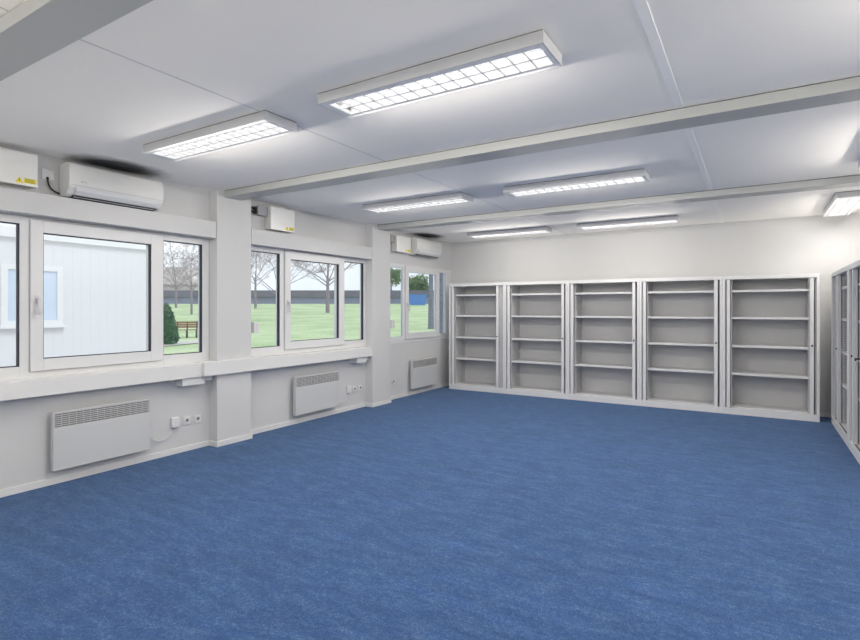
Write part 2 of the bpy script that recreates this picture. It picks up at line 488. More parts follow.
# little outlet boxes hanging under the ledges
def outlet_box(y0, y1, ztop, label):
    t = thing('cable_outlet', (WX, (y0 + y1) / 2, ztop - 0.08), label, 'cable outlet', 'cable outlets under the ledges')
    ym = y0 + (y1 - y0) * 0.68
    MB().box(WX, WX + 0.125, y0, ym, ztop - 0.080, ztop, 0.003).build('case', M['pvc'], t)
    MB().box(WX, WX + 0.085, ym, y1, ztop - 0.056, ztop - 0.010, 0.004).build('plug_end', M['pvc2'], t)
    MB().box(WX + 0.125, WX + 0.1262, y0 + 0.03, ym - 0.03, ztop - 0.048, ztop - 0.032).build('slot', M['acflap'], t)
outlet_box(3.40, 3.79, 0.810, 'small white outlet box under the ledge left of the nearer column')
outlet_box(6.29, 6.62, 0.804, 'small white outlet box under the ledge left of the farther column')

# ------------------------------------------------------------------ convector heaters
def heater_proto():
    t = thing('convector_heater', (0, 0, 0), 'x', 'heater', 'convector heaters on the window wall')
    # local: x = out of the wall (0 .. 0.10), y = along the wall (0 .. 0.865), z from 0
    W, D, H = 0.865, 0.10, 0.512
    g0, g1, gz0, gz1 = 0.014, 0.852, 0.374, 0.496
    c = MB()
    c.box(0.050, D, 0, W, 0, 0.012, 0.003)
    c.box(0.050, D, 0, W, H - 0.010, H, 0.003)
    c.box(0.050, D, 0, 0.012, 0.012, H - 0.010, 0.002)
    c.box(0.050, D, W - 0.012, W, 0.012, H - 0.010, 0.002)
    c.box(D - 0.012, D, 0.012, W - 0.012, 0.012, gz0)
    c.box(D - 0.012, D, 0.012, W - 0.012, gz1, H - 0.010)
    c.box(0.050, 0.056, 0.012, W - 0.012, 0.012, H - 0.010)
    c.build('case', M['heater'], t)
    g = MB()
    g.use(M['heatslat'])
    nrow = 7
    pitch = (gz1 - gz0) / nrow
    for i in range(nrow + 1):
        z = gz0 + i * pitch
        g.box(D - 0.016, D - 0.001, g0, g1, max(gz0, z - 0.0030), min(gz1, z + 0.0050))
    nv = 14
    for i in range(nv + 1):
        y = g0 + (g1 - g0) * i / nv
        g.box(D - 0.024, D - 0.016, max(g0, y - 0.0015), min(g1, y + 0.0015), gz0, gz1)
    g.use(M['heatin'])
    g.box(D - 0.030, D - 0.024, g0, g1, gz0 - 0.01, gz1 + 0.003)
    g.build('grille', M['heatslat'], t)
    for y in (0.16, W - 0.20):
        MB().box(0.0, 0.050, y, y + 0.05, 0.06, H - 0.06).build('wall_bracket', M['steel'], t)
    MB().box(0.056, 0.092, W, W + 0.010, 0.05, 0.20, 0.003).build('control_panel', M['steel'], t)
    return t
hp = heater_proto()
hlabels = ['large nearest white heater below the first window with a grey slatted grille',
           'second white wall heater, between the two columns, below the middle window',
           'third and farthest white wall heater, below the far window, beside the shelving cabinets']
hs = [hp, copy_tree(hp), copy_tree(hp)]
for o, y, z, lab in zip(hs, (2.200, 5.045, 7.865), (0.137, 0.130, 0.120), hlabels):
    o.location = (WX, y, z); o['label'] = lab
# cords
def cord(par, pts, r=0.0045):
    MB().tube(pts, r, 6).build('power_cord', M['pvc'], par)
def bez(p0, p1, p2, p3, n=14):
    out = []
    for i in range(n + 1):
        t = i / n
        out.append(tuple((1 - t) ** 3 * a + 3 * (1 - t) ** 2 * t * b_ + 3 * (1 - t) * t * t * c + t ** 3 * d for a, b_, c, d in zip(p0, p1, p2, p3)))
    return out
cord(hs[0], bez((WX + 0.05, 3.070, 0.30), (WX + 0.03, 3.14, 0.13), (WX + 0.012, 3.33, 0.16), (WX + 0.012, 3.378, 0.272)))
cord(hs[1], bez((WX + 0.05, 5.915, 0.28), (WX + 0.03, 5.98, 0.10), (WX + 0.012, 6.18, 0.12), (WX + 0.012, 6.215, 0.258)))

# ------------------------------------------------------------------ sockets
def socket_proto():
    t = thing('wall_socket', (0, 0, 0), 'x', 'socket', 'wall sockets low on the window wall')
    MB().box(0, 0.011, -0.041, 0.041, 0, 0.088, 0.005).build('faceplate', M['pvc'], t)
    q = MB().tube([(0.011, 0, 0.046), (0.016, 0, 0.046)], [0.031, 0.029], 24)
    q.build('socket_rim', M['pvc2'], t)
    q = MB().tube([(0.0155, 0, 0.050), (0.0168, 0, 0.050)], 0.019, 20)
    q.build('socket_well', M['slot'], t)
    q = MB()
    q.box(0.0166, 0.0172, -0.010, -0.005, 0.047, 0.053); q.box(0.0166, 0.0172, 0.005, 0.010, 0.047, 0.053)
    q.build('contact_hole', M['black'], t)
    return t
def junction(y, z, label):
    t = thing('connection_box', (WX, y, z), label, 'connection box', 'heater connection boxes')
    MB().box(WX, WX + 0.032, y - 0.043, y + 0.043, z, z + 0.104, 0.006).build('cover', M['pvc'], t)
    MB().box(WX + 0.002, WX + 0.028, y - 0.018, y + 0.018, z - 0.012, z).build('cable_entry', M['grey'], t)
    MB().box(WX + 0.032, WX + 0.0335, y - 0.006, y + 0.006, z + 0.048, z + 0.054).build('screw', M['grey'], t)
junction(3.385, 0.288, 'white connection box where the nearest heater cord ends, left of two sockets')
junction(6.220, 0.275, 'white connection box where the second heater cord ends, left of two sockets')
sp = socket_proto()
for i, (y, z, lab) in enumerate([
        (3.528, 0.288, 'left socket of the pair beside the nearest heater connection box'),
        (3.660, 0.284, 'right socket of the pair nearest the left column foot'),
        (6.365, 0.268, 'left socket of the pair right of the second heater'),
        (6.503, 0.268, 'right socket of the pair close to the farther column'),
        (7.400, 0.262, 'single wall socket right of the farther column, left of the last heater')]):
    o = sp if i == 0 else copy_tree(sp)
    o.location = (WX, y, z); o['label'] = lab

# ------------------------------------------------------------------ air conditioners
def ac(y0, y1, label, z0=2.545, z1=2.842):
    t = thing('air_conditioner', (WX, (y0 + y1) / 2, z0), label, 'air conditioner', 'air conditioners under the ceiling')
    X = lambda d: WX + d
    Z = lambda h: z0 + (z1 - z0) * h
    prof = [(X(0.0), Z(0.02)), (X(0.0), Z(1.0)), (X(0.145), Z(1.0)), (X(0.172), Z(0.985)), (X(0.188), Z(0.94)), (X(0.194), Z(0.80)),
            (X(0.196), Z(0.55)), (X(0.194), Z(0.36)), (X(0.188), Z(0.25)), (X(0.150), Z(0.07)), (X(0.12), Z(0.0)), (X(0.03), Z(0.0))]
    MB().prism(prof, 'y', y0, y1, 0.016).build('body', M['acw'], t)
    # flap over the air outlet and the dark slot under it
    a, c = y0 + 0.055, y1 - 0.055
    pf = [(X(0.196), Z(0.30)), (X(0.200), Z(0.30)), (X(0.190), Z(0.17)), (X(0.158), Z(0.055)), (X(0.150), Z(0.055)), (X(0.186), Z(0.17))]
    MB().prism(pf, 'y', a, c, 0.0).build('air_flap', M['acflap'], t)
    pv = [(X(0.152), Z(0.05)), (X(0.155), Z(0.03)), (X(0.125), Z(-0.012)), (X(0.075), Z(-0.012)), (X(0.075), Z(0.02))]
    v = MB().use(M['dark']).prism(pv, 'y', a - 0.01, c + 0.01, 0.0)
    v.use(M['grey'])
    v.box(X(0.138), X(0.142), a, c, Z(-0.010), Z(0.02))
    v.build('outlet_slot', M['dark'], t)
    MB().box(X(0.188), X(0.1955), y0 + 0.020, y1 - 0.020, Z(0.322), Z(0.328)).build('panel_joint', M['grey'], t)
    q = MB()
    for i in range(9):
        q.box(X(0.035), X(0.135), y0 + 0.06 + i * (y1 - y0 - 0.12) / 9, y0 + 0.06 + (i + 0.82) * (y1 - y0 - 0.12) / 9, Z(1.0), Z(1.0) + 0.003)
    q.build('intake_grille', M['dark'], t)
    q = MB()
    q.box(X(0.1945), X(0.1968), y0 + 0.095, y0 + 0.112, Z(0.44), Z(0.465)); q.box(X(0.1945), X(0.1968), y0 + 0.117, y0 + 0.126, Z(0.44), Z(0.46)); q.box(X(0.1945), X(0.1968), y0 + 0.131, y0 + 0.140, Z(0.44), Z(0.46))
    q.build('badge', M['grey'], t)
    for i in range(3):
        MB().box(X(0.1945), X(0.1966), y0 + 0.52 + i * 0.045, y0 + 0.532 + i * 0.045, Z(0.40), Z(0.42)).build('display_mark', M['acflap'], t)
    return t
a1 = ac(2.285, 3.145, 'white air conditioner over the nearest window, largest one, with a black cable')
a3 = ac(7.86, 8.72, 'white air conditioner over the far window, near the back corner', 2.52, 2.825)

# electrical boxes with the yellow warning stickers
def power_box(y0, y1, z0, z1, label, logo=True):
    t = thing('electrical_box', (WX, (y0 + y1) / 2, z0), label, 'electrical box', 'electrical boxes over the windows')
    D = 0.118
    MB().box(WX, WX + D - 0.02, y0 + 0.004, y1 - 0.004, z0 + 0.006, z1 - 0.004, 0.004).build('case', M['pvc2'], t)
    MB().box(WX + D - 0.02, WX + D, y0, y1, z0, z1, 0.006).build('lid', M['acw'], t)
    xs = WX + D
    s = MB().use(M['yellow'])
    w_ = 0.088
    s.box(xs, xs + 0.0012, y1 - 0.012 - w_, y1 - 0.012, z0 + 0.022, z0 + 0.064)
    s.use(M['olive'])
    for i in range(4):
        s.box(xs + 0.0012, xs + 0.0016, y1 - 0.006 - w_, y1 - 0.018 - 0.012 * (i % 2), z0 + 0.028 + i * 0.009, z0 + 0.0325 + i * 0.009)
    s.build('warning_label', M['yellow'], t)
    s = MB().use(M['yellow'])
    yc = y1 - 0.012 - w_ - 0.033
    s.prism([(yc - 0.031, z0 + 0.018), (yc + 0.031, z0 + 0.018), (yc, z0 + 0.070)], 'x', xs, xs + 0.0012)
    s.use(M['olive'])
    # lightning bolt
    s.prism([(yc - 0.002, z0 + 0.056), (yc + 0.006, z0 + 0.056), (yc + 0.001, z0 + 0.044), (yc + 0.009, z0 + 0.044), (yc - 0.003, z0 + 0.024), (yc + 0.000, z0 + 0.037), (yc - 0.008, z0 + 0.037)], 'x', xs + 0.0012, xs + 0.0016)
    s.build('warning_triangle', M['yellow'], t)
    if logo:
        q = MB()
        for i in range(4):
            q.box(xs, xs + 0.0008, y0 + 0.165 + i * 0.018, y0 + 0.177 + i * 0.018, z0 + 0.082, z0 + 0.094 + 0.003 * (i % 2))
        q.build('printed_mark', M['acflap'], t)
    return t
power_box(1.665, 2.078, 2.575, 2.852, 'white electrical box cut off at the left edge, with a yellow sticker')
power_box(4.605, 5.010, 2.553, 2.842, 'white electrical box with a yellow sticker over the middle window')
power_box(7.345, 7.775, 2.525, 2.800, 'white electrical box with a yellow sticker over the far window', False)

# blank cover plate with the black cable of the nearest air conditioner
t = thing('cable_cover', (WX, 2.20, 2.665), 'square white wall plate with a black cable, left of nearest air conditioner', 'wall plate')
MB().box(WX, WX + 0.012, 2.150, 2.245, 2.680, 2.775, 0.005).build('plate', M['pvc'], t)
MB().tube(bez((WX + 0.020, 2.192, 2.695), (WX + 0.024, 2.188, 2.60), (WX + 0.024, 2.24, 2.585), (WX + 0.024, 2.283, 2.575)), 0.0075, 8).build('cable', M['black'], t)
MB().tube([(WX + 0.008, 2.192, 2.70), (WX + 0.022, 2.192, 2.692)], 0.010, 8).build('cable_gland', M['black'], t)

def grey_junction(y0, y1, z0, z1, ywall, label):
    t = thing('junction_box', (WX, (y0 + y1) / 2, z0), label, 'junction box', 'grey junction boxes beside the columns')
    MB().box(WX, WX + 0.075, y0, y1, z0, z1, 0.006).build('case', M['greybox'], t)
    MB().box(WX + 0.075, WX + 0.083, y0 - 0.003, y1 + 0.003, z0 - 0.003, z1 + 0.003, 0.003).build('lid', M['greybox'], t)
    for f_ in (0.30, 0.72):
        zc = z0 + (z1 - z0) * f_
        q = MB().tube([(WX + 0.040, ywall, zc), (WX + 0.040, y0 + 0.002, zc)], 0.013, 8)
        q.tube([(WX + 0.040, y0 - 0.035, zc), (WX + 0.040, y0 + 0.001, zc)], 0.021, 10)
        q.build('cable', M['black'], t)
    return t
grey_junction(4.440, 4.572, 2.715, 2.822, 4.284, 'grey junction box with two black cables beside the nearer column top')
grey_junction(7.225, 7.330, 2.675, 2.800, 7.124, 'grey junction box with black cables beside the farther column top')

# ------------------------------------------------------------------ ceiling lights
def light_proto():
    t = thing('ceiling_light', (0, 0, 0), 'x', 'ceiling light', 'fluorescent ceiling lights')
    # local: x along the lamp, z = 0 at the ceiling
    L, W, H = 1.465, 0.296, 0.068
    hx, hy = L / 2, W / 2
    c = MB()
    c.box(-hx, hx, -hy, -hy + 0.010, -H, -0.006, 0.002)
    c.box(-hx, hx, hy - 0.010, hy, -H, -0.006, 0.002)
    c.box(-hx, -hx + 0.010, -hy + 0.010, hy - 0.010, -H, -0.006, 0.002)
    c.box(hx - 0.010, hx, -hy + 0.010, hy - 0.010, -H, -0.006, 0.002)
    c.box(-hx + 0.01, hx - 0.01, -hy + 0.01, hy - 0.01, -0.014, -0.006)
    # flat rims round the louvre
    x0, x1, yw = -hx + 0.054, hx - 0.029, 0.110
    c.build('housing', M['steel'], t)
    c = MB()
    c.box(-hx + 0.010, x0, -hy + 0.010, hy - 0.010, -H, -H + 0.003)
    c.box(x1, hx - 0.010, -hy + 0.010, hy - 0.010, -H, -H + 0.003)
    c.box(x0, x1, -hy + 0.010, -yw, -H, -H + 0.003)
    c.box(x0, x1, yw, hy - 0.010, -H, -H + 0.003)
    c.box(x0, x1, -yw - 0.004, -yw, -H + 0.003, -0.014)
    c.box(x0, x1, yw, yw + 0.004, -H + 0.003, -0.014)
    c.build('louvre_frame', M['louver'], t)
    MB().box(-hx + 0.006, hx - 0.006, -hy + 0.006, hy - 0.006, -0.006, 0).build('ceiling_gap', M['gap_shade'], t)  # dark layer painted for the shadow line above the housing
    g = MB()
    n_ = 15
    zb, zt = -H + 0.001, -H + 0.026
    for i in range(n_ + 1):
        x = x0 + (x1 - x0) * i / n_
        g.prism([(x - 0.0035, zb), (x + 0.0035, zb), (x + 0.001, zt), (x - 0.001, zt)], 'y', -yw, yw)
    for y in (-yw + 0.006, 0, yw - 0.006):
        g.prism([(y - 0.005, zb), (y + 0.005, zb), (y + 0.0012, zt), (y - 0.0012, zt)], 'x', x0, x1)
    g.build('louvre', M['louver'], t)
    for y in (-0.050, 0.050):
        MB().tube([(x0 - 0.01, y, -0.029), (x1 + 0.01, y, -0.029)], 0.0125, 10).build('tube', M['tube'], t)
    return t
lp = light_proto()
LAMP = 13.4
def lamp_lights(x, y, rot, near, far, tilt):
    """two unseen area lights added under each louvre, tilted outwards to light the ceiling"""
    for s_, k_, tl in ((-1, near, tilt[0]), (1, far, tilt[1])):
        la = bpy.data.lights.new('lamp_light', 'AREA'); la.shape = 'RECTANGLE'; la.size = 1.36; la.size_y = 0.06
        la.energy = LAMP * k_; la.color = (1.0, 0.95, 0.88)
        lo = bpy.data.objects.new('lamp_light', la); COL.objects.link(lo)
        d = 0.036 * s_
        lo.location = (x - (d if rot else 0), y + (0 if rot else d), CZ - 0.122)
        lo.rotation_euler = (Matrix.Rotation(PI / 2 if rot else 0, 3, 'Z') @ Matrix.Rotation(math.radians(tl) * s_, 3, 'X')).to_euler()
XA, XB, XC = -3.556, -1.600, 0.948
lights = [
    (XB, 2.600, 0, 'largest ceiling light, in the middle of the front ceiling bay'),
    (XA, 2.612, 0, 'ceiling light in the front bay near the nearest air conditioner'),
    (XB - 0.036, 5.545, 0, 'middle bay ceiling light, the right one of its pair, between the two beams'),
    (XA - 0.05, 5.528, 0, 'middle bay ceiling light nearer the windows, left of its pair'),
    (XB - 0.08, 8.500, 0, 'back bay ceiling light, right one of its pair, above the shelving cabinets'),
    (XA - 0.08, 8.500, 0, 'back bay ceiling light nearest the back window corner, smallest in view'),
    (XC, 8.400, 1, 'ceiling light turned lengthways near the right wall, cut by the right edge'),
    (XC, 5.420, 1, 'middle bay ceiling light turned lengthways, only its tip at the right edge'),
    (XC, 2.560, 1, 'unseen front bay ceiling light added for brightness, turned lengthways along the right wall'),  # from here down: unseen lamps added to brighten the front ceiling
    (XB, -0.330, 0, 'unseen ceiling light added for brightness behind the camera, right one of its pair'),
    (XA, -0.330, 0, 'unseen ceiling light added for brightness behind the camera, nearer the windows'),
    (XC, -0.330, 1, 'unseen ceiling light added for brightness behind the camera, lengthways along the right wall'),
]
# strengths of each lamp's two added area lights (towards the camera / away from it) and their tilts
LIGHT_OUT = [(0.8, 1.6, (22, 35)), (0.75, 1.55, (37, 35)), (1.3, 1.35, (32, 32)), (1.3, 1.35, (32, 32)), (1.35, 0.42, (38, 38)), (1.35, 0.42, (38, 38)),
             (0.88, 0.88, (35, 35)), (1.3, 1.3, (35, 35)), (1.9, 1.9, (30, 30)), (1.1, 1.1, (26, 26)), (1.15, 1.15, (26, 30)), (1.3, 1.3, (26, 26))]
for i, (x, y, rot, lab) in enumerate(lights):
    near, far, tilt = LIGHT_OUT[i]
    o = lp if i == 0 else copy_tree(lp)
    o.location = (x, y, CZ); o.rotation_euler = (0, 0, PI / 2 if rot else 0); o['label'] = lab
    lamp_lights(x, y, rot, near, far, tilt)

# ------------------------------------------------------------------ shelving cabinets with side shutters
CH, CD = 2.04, 0.45
def cabinet(w, le, re, label, group, lock='right', slots=False, pull=False):
    t = thing('shutter_cabinet', (0, 0, 0), label, 'cabinet', group)
    h = w / 2 - 0.0006
    for s in (-1, 1):
        q = MB()
        q.box(s * h, s * (h - 0.032), 0, 0.020, 0.095, 1.985, 0.002)
        q.box(s * h, s * (h - 0.020), 0.020, CD, 0.095, 1.985)
        q.build('side_panel', M['cab'], t)
    MB().box(-h, h, 0, CD, 1.985, CH, 0.002).build('top_panel', M['cab'], t)
    q = MB()
    q.box(-h, h, 0, CD, 0, 0.095, 0.002)
    q.build('plinth', M['cab'], t)
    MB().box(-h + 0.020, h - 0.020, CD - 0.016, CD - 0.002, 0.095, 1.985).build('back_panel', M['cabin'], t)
    il = h - 0.108
    for s in (-1, 1):
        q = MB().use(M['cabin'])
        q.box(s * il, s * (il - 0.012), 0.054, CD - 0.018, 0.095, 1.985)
        if slots and s == 1:
            q.use(M['slot'])
            for yc in (0.075, 0.115, 0.155, 0.34):
                for k_ in range(62):
                    z = 0.17 + k_ * 0.0285
                    q.box(s * (il - 0.012), s * (il - 0.0135), yc - 0.011, yc + 0.011, z, z + 0.010)
        q.build('slotted_upright', M['cabin'], t)
    if slots:
        xp = -h + le + 0.030
        q = MB().use(M['cabin']).box(xp - 0.014, xp, 0.056, CD - 0.022, 0.104, 1.983)
        q.use(M['slot'])
        for yc in (0.085, 0.120, 0.155, 0.34):
            for k_ in range(62):
                z = 0.17 + k_ * 0.0285
                q.box(xp, xp + 0.0015, yc - 0.009, yc + 0.009, z, z + 0.010)
        q.build('partition', M['cabin'], t)
    for z in (1.829, 1.432, 1.017, 0.606):
        q = MB()
        q.box(-il + 0.012, il - 0.012, 0.055, 0.070, z - 0.032, z, 0.003)
        q.box(-il + 0.012, il - 0.012, 0.070, CD - 0.020, z - 0.008, z - 0.001)
        q.build('shelf', M['cabshelf'], t)
    MB().box(-il + 0.012, il - 0.012, 0.055, CD - 0.020, 0.095, 0.103, 0.002).build('bottom_shelf', M['cabshelf'], t)
    # shutters: ribbed curtain with a post at its leading edge
    for s, ext in ((-1, le), (1, re)):
        e0 = h - 0.024
        e1 = h - ext + 0.052
        q = MB()
        q.use(M['cab']).box(s * (e1 - 0.050), s * (e1 - 0.004), 0.006, 0.050, 0.098, 1.982, 0.004)
        x = e0
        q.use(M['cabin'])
        while x > e1 + 0.012:
            x2 = max(e1 + 0.002, x - 0.024)
            q.prism([(s * x, 0.041), (s * (x - 0.003), 0.038), (s * (x2 + 0.003), 0.038), (s * x2, 0.041), (s * x2, 0.049), (s * x, 0.049)], 'z', 0.100, 1.980)
            x = x2
        d = q.build('shutter_door', M['cab'], t)
        if (s == 1 and lock == 'right') or (s == -1 and lock == 'left') or lock == 'both':
            lx = s * (e1 - 0.026)
            k_ = MB()
            k_.box(lx - 0.012, lx + 0.012, 0.0035, 0.009, 1.035, 1.080, 0.002)
            k_.build('lock_plate', M['cabshelf'], d)
            k_ = MB()
            if pull and s == 1:
                k_.box(lx - 0.012, lx + 0.012, -0.032, 0.0035, 1.045, 1.060, 0.004)
                k_.box(lx - 0.020, lx + 0.020, -0.040, -0.028, 1.030, 1.062, 0.004)
            else:
                k_.disc((lx, -0.007, 1.043), 'y', 0.0125, 0.011, 14)
            k_.build('lock', M['black'], d)
    # tracks
    q = MB()
    q.box(-il, il, 0.024, 0.036, 0.0952, 0.0965)
    q.build('bottom_track', M['dark'], t)
    return t

GB = 'shutter cabinets along the back wall'
names = ['leftmost open cabinet on the back wall, beside the far window, right shutter pulled further out',
         'second open cabinet from the window on the back wall, empty white shelves',
         'middle one of five open empty cabinets on the back wall',
         'fourth open cabinet from the window on the back wall',
         'rightmost open cabinet on the back wall, beside the dark gap in the corner']
CW = 1.1652
X0 = -5.072
c1 = cabinet(CW, 0.100, 0.172, names[0], GB)
c1.location = (X0 + CW / 2, 8.96, 0)
c2 = cabinet(CW, 0.100, 0.110, names[1], GB)
for i in range(1, 5):
    o = c2 if i == 1 else copy_tree(c2)
    o.location = (X0 + CW * (i + 0.5), 8.96, 0); o['label'] = names[i]
GR = 'shutter cabinets along the right wall'
r1 = cabinet(1.545, 0.56, 0.150, 'cabinet on the right wall nearest the back corner, left shutter half closed', GR, 'left', True)
r1.location = (0.887, 8.2575, 0); r1.rotation_euler = (0, 0, -PI / 2)
r2 = cabinet(1.545, 0.275, 0.80, 'cabinet at the right edge of the picture with a black pull handle', GR, 'both', True, True)
r2.location = (0.887, 8.2575 - 1.546, 0); r2.rotation_euler = (0, 0, -PI / 2)

# ------------------------------------------------------------------ outdoors
HX, HY = 430.0, 309.0
A = math.radians(31.57)
def world(px, depth):
    u = (px - HX) / 529.0
    return (depth * (-math.sin(A) + u * math.cos(A)), depth * (math.cos(A) + u * math.sin(A)))
GP = [(6.0, -0.22), (15.0, -0.12), (28.0, 0.0), (60.0, 1.12), (76.0, 1.8), (90.0, 2.45), (160.0, 3.2)]
def gz(x, y):
    """height of the gently rising lawn"""
    d = -x * math.sin(A) + y * math.cos(A)
    if d <= GP[0][0]: return GP[0][1]
    for (xa, za), (xb, zb) in zip(GP, GP[1:]):
        if d <= xb:
            return za + (zb - za) * (d - xa) / (xb - xa)
    return GP[-1][1]
bm = bmesh.new()
xs = [8.0, -4.9] + [-6 - i * 1.5 for i in range(84)]
grid = []
for x in xs:
    grid.append([bm.verts.new((x, y, gz(x, y))) for y in range(-30, 171, 4)])
for a_, b_ in zip(grid, grid[1:]):
    for i in range(len(a_) - 1):
        f = bm.faces.new((a_[i], a_[i + 1], b_[i + 1], b_[i])); f.smooth = True
bmesh.ops.recalc_face_normals(bm, faces=list(bm.faces))
me = bpy.data.meshes.new('lawn'); bm.to_mesh(me); bm.free(); me.materials.append(M['lawn'])
o = bpy.data.objects.new('lawn', me); COL.objects.link(o); tag(o, kind='structure')
# gravel path past the bench
q = MB()
x = -21.0
pts = [(-21.0 - 0.10 * i, 9.0 + i * 0.4) for i in range(21)]
bmx = q.bm
prev = None
for (px_, py_) in pts:
    a_ = bmx.verts.new((px_ + 0.75, py_, gz(px_ + 0.75, py_) + 0.03)); b_ = bmx.verts.new((px_ - 0.75, py_, gz(px_ - 0.75, py_) + 0.03))
    if prev: bmx.faces.new((prev[0], a_, b_, prev[1]))
    prev = (a_, b_)
o = q.build('path', M['path']); o['kind'] = 'structure'

o = MB().box(-13.8, WX - 0.22, -25, 14, -0.30, -0.04).build('bounce_paving', M['path']); o['kind'] = 'structure'  # unseen grey ground added so less green light bounces onto the facade
# white building across the yard
BX = -13.9
t = thing('office_building', (BX - 3, 2.5, gz(BX, 2.5) - 0.1), 'white prefab building with a window, seen through the nearest window', 'building')
q = MB().box(BX - 6, BX, -6, 8.45, -0.3, 3.12)
y = -5.9
while y < 8.4:
    q.box(BX, BX + 0.0025, y, y + 0.005, -0.1, 3.10); y += 0.2
q.build('wall', M['facade'], t)
MB().box(BX - 6.1, BX + 0.10, -6.1, 8.52, 3.12, 3.35, 0.01).build('roof_fascia', M['fasc'], t)
f = MB()
f.ring(BX + 0.012, BX + 0.07, 4.87, 6.07, 1.17, 2.54, 0.12)
f.box(BX + 0.012, BX + 0.06, 5.42, 5.50, 1.29, 2.42)
f.box(BX + 0.012, BX + 0.13, 4.80, 6.12, 1.12, 1.17)
f = f.build('window', M['fasc'], t)
MB().box(BX + 0.013, BX + 0.03, 4.99, 5.95, 1.29, 2.42).build('pane', M['blind'], f)

# long shed at the far side of the lawn
t0 = world(300, 100)
def oriented(name, px0, px1, depth, thick, parts, label, cat):
    """box like building square to the view axis; parts: (name, z0, z1, overhang, material)"""
    c = world((px0 + px1) / 2, depth + thick / 2)
    t = thing(name, (c[0], c[1], gz(*c)), label, cat)
    hw = (px1 - px0) / 529.0 * depth / 2
    for pn, z0, z1, ov, mat in parts:
        MB().box(-hw - ov, hw + ov, -thick / 2 - ov, thick / 2 + ov, z0 - gz(*c), z1 - gz(*c)).build(pn, mat, t, shift=False)
    t.rotation_euler = (0, 0, A)
    return t
oriented('storage_shed', 60, 520, 90, 4, [('wall', 1.5, 3.54, 0, M['shedwall']), ('roof', 3.54, 4.71, 0.4, M['shedroof'])], 'long low dark shed across the far side of the lawn', 'shed')
c = world(182, 98.0)
t = thing('house', (c[0], c[1], gz(*c)), 'pale house with a tan roof behind the shed, seen right of the white building', 'house')
MB().box(-3.6, 3.6, -2.4, 2.4, -0.5, 3.6).build('wall', M['housewall'], t, shift=False)
MB().prism([(-4.1, 3.4), (4.1, 3.4), (1.4, 6.6), (-1.4, 6.6)], 'y', -2.7, 2.7).build('roof', M['houseroof'], t, shift=False)
t.rotation_euler = (0, 0, A)
# blue skip
c = world(417, 84)
t = thing('skip', (c[0], c[1], gz(*c)), 'blue waste skip on the lawn in front of the shed, seen through the far window', 'skip')
zt = 1.55 + 14.0 * 84 / 529 - gz(*c)
MB().prism([(-1.3, 0.0), (1.3, 0.0), (1.55, zt), (-1.55, zt)], 'y', -0.8, 0.8).build('hopper', M['blue'], t, shift=False)
MB().box(-1.62, 1.62, -0.86, 0.86, zt, zt + 0.08).build('rim', M['blue'], t, shift=False)
t.rotation_euler = (0, 0, A)

# bench
bx, by = world(187.5, 28.0)
bz = gz(bx, by)
t = thing('park_bench', (bx, by, bz), 'wooden park bench with dark legs on the lawn beside the bush', 'bench')
q = MB()
for i in range(4): q.box(-0.8, 0.8, 0.02 + i * 0.11, 0.11 + i * 0.11, 0.42, 0.455)
q.build('seat', M['wood'], t, shift=False)
q = MB()
for i in range(3): q.box(-0.8, 0.8, 0.47 + i * 0.03, 0.50 + i * 0.03, 0.54 + i * 0.12, 0.64 + i * 0.12)
q.build('backrest', M['wood'], t, shift=False)
for s in (-0.52, -0.05, 0.42):
    q = MB()
    q.tube([(s, 0.02, 0), (s, 0.07, 0.42)], 0.035, 8); q.tube([(s, 0.50, 0), (s, 0.44, 0.42), (s, 0.56, 0.86)], 0.035, 8)
    q.box(s - 0.03, s + 0.03, 0.04, 0.46, 0.38, 0.42)
    q.build('leg_frame', M['benchleg'], t, shift=False)
t.rotation_euler = (0, 0, A + 0.35)

# foliage from many small leaves
def leaves(rng, shape, n_, size):
    q = MB()
    for i in range(n_):
        p = shape(rng)
        a_ = rng.uniform(0, 2 * PI); b_ = rng.uniform(-0.9, 0.9)
        u = Vector((math.cos(a_) * math.cos(b_), math.sin(a_) * math.cos(b_), math.sin(b_)))
        v = u.cross(Vector((rng.uniform(-1, 1), rng.uniform(-1, 1), rng.uniform(-1, 1)))).normalized()
        s = size * rng.uniform(0.6, 1.3)
        vs = [q.bm.verts.new(p + s * x_) for x_ in (u, v * 0.5, -u, -v * 0.5)]
        q.bm.faces.new(vs)
    return q
def cone_shape(h, r):
    def f(rng):
        z = h * (1 - math.sqrt(rng.random()) * 0.98)
        k_ = z / h
        rr = r * (1 - k_) ** 0.55 * (0.35 + 0.65 * math.sqrt(rng.random())) * (1 if k_ > 0.12 else 0.75 + 2 * k_)
        a_ = rng.uniform(0, 2 * PI)
        return Vector((rr * math.cos(a_), rr * math.sin(a_), z + 0.05))
    return f
def blob_shape(h0, h1, r, rng0, nb=14):
    bl = []
    for i in range(nb):
        a_ = rng0.uniform(0, 2 * PI); rr = r * 0.65 * math.sqrt(rng0.random())
        bl.append((Vector((rr * math.cos(a_), rr * math.sin(a_), h0 + (h1 - h0) * rng0.uniform(0.2, 0.8))), r * rng0.uniform(0.28, 0.45)))
    def f(rng):
        c_, s = rng.choice(bl)
        d = Vector((rng.gauss(0, 1), rng.gauss(0, 1), rng.gauss(0, 0.8))).normalized()
        return c_ + d * s * (0.6 + 0.4 * rng.random())
    return f

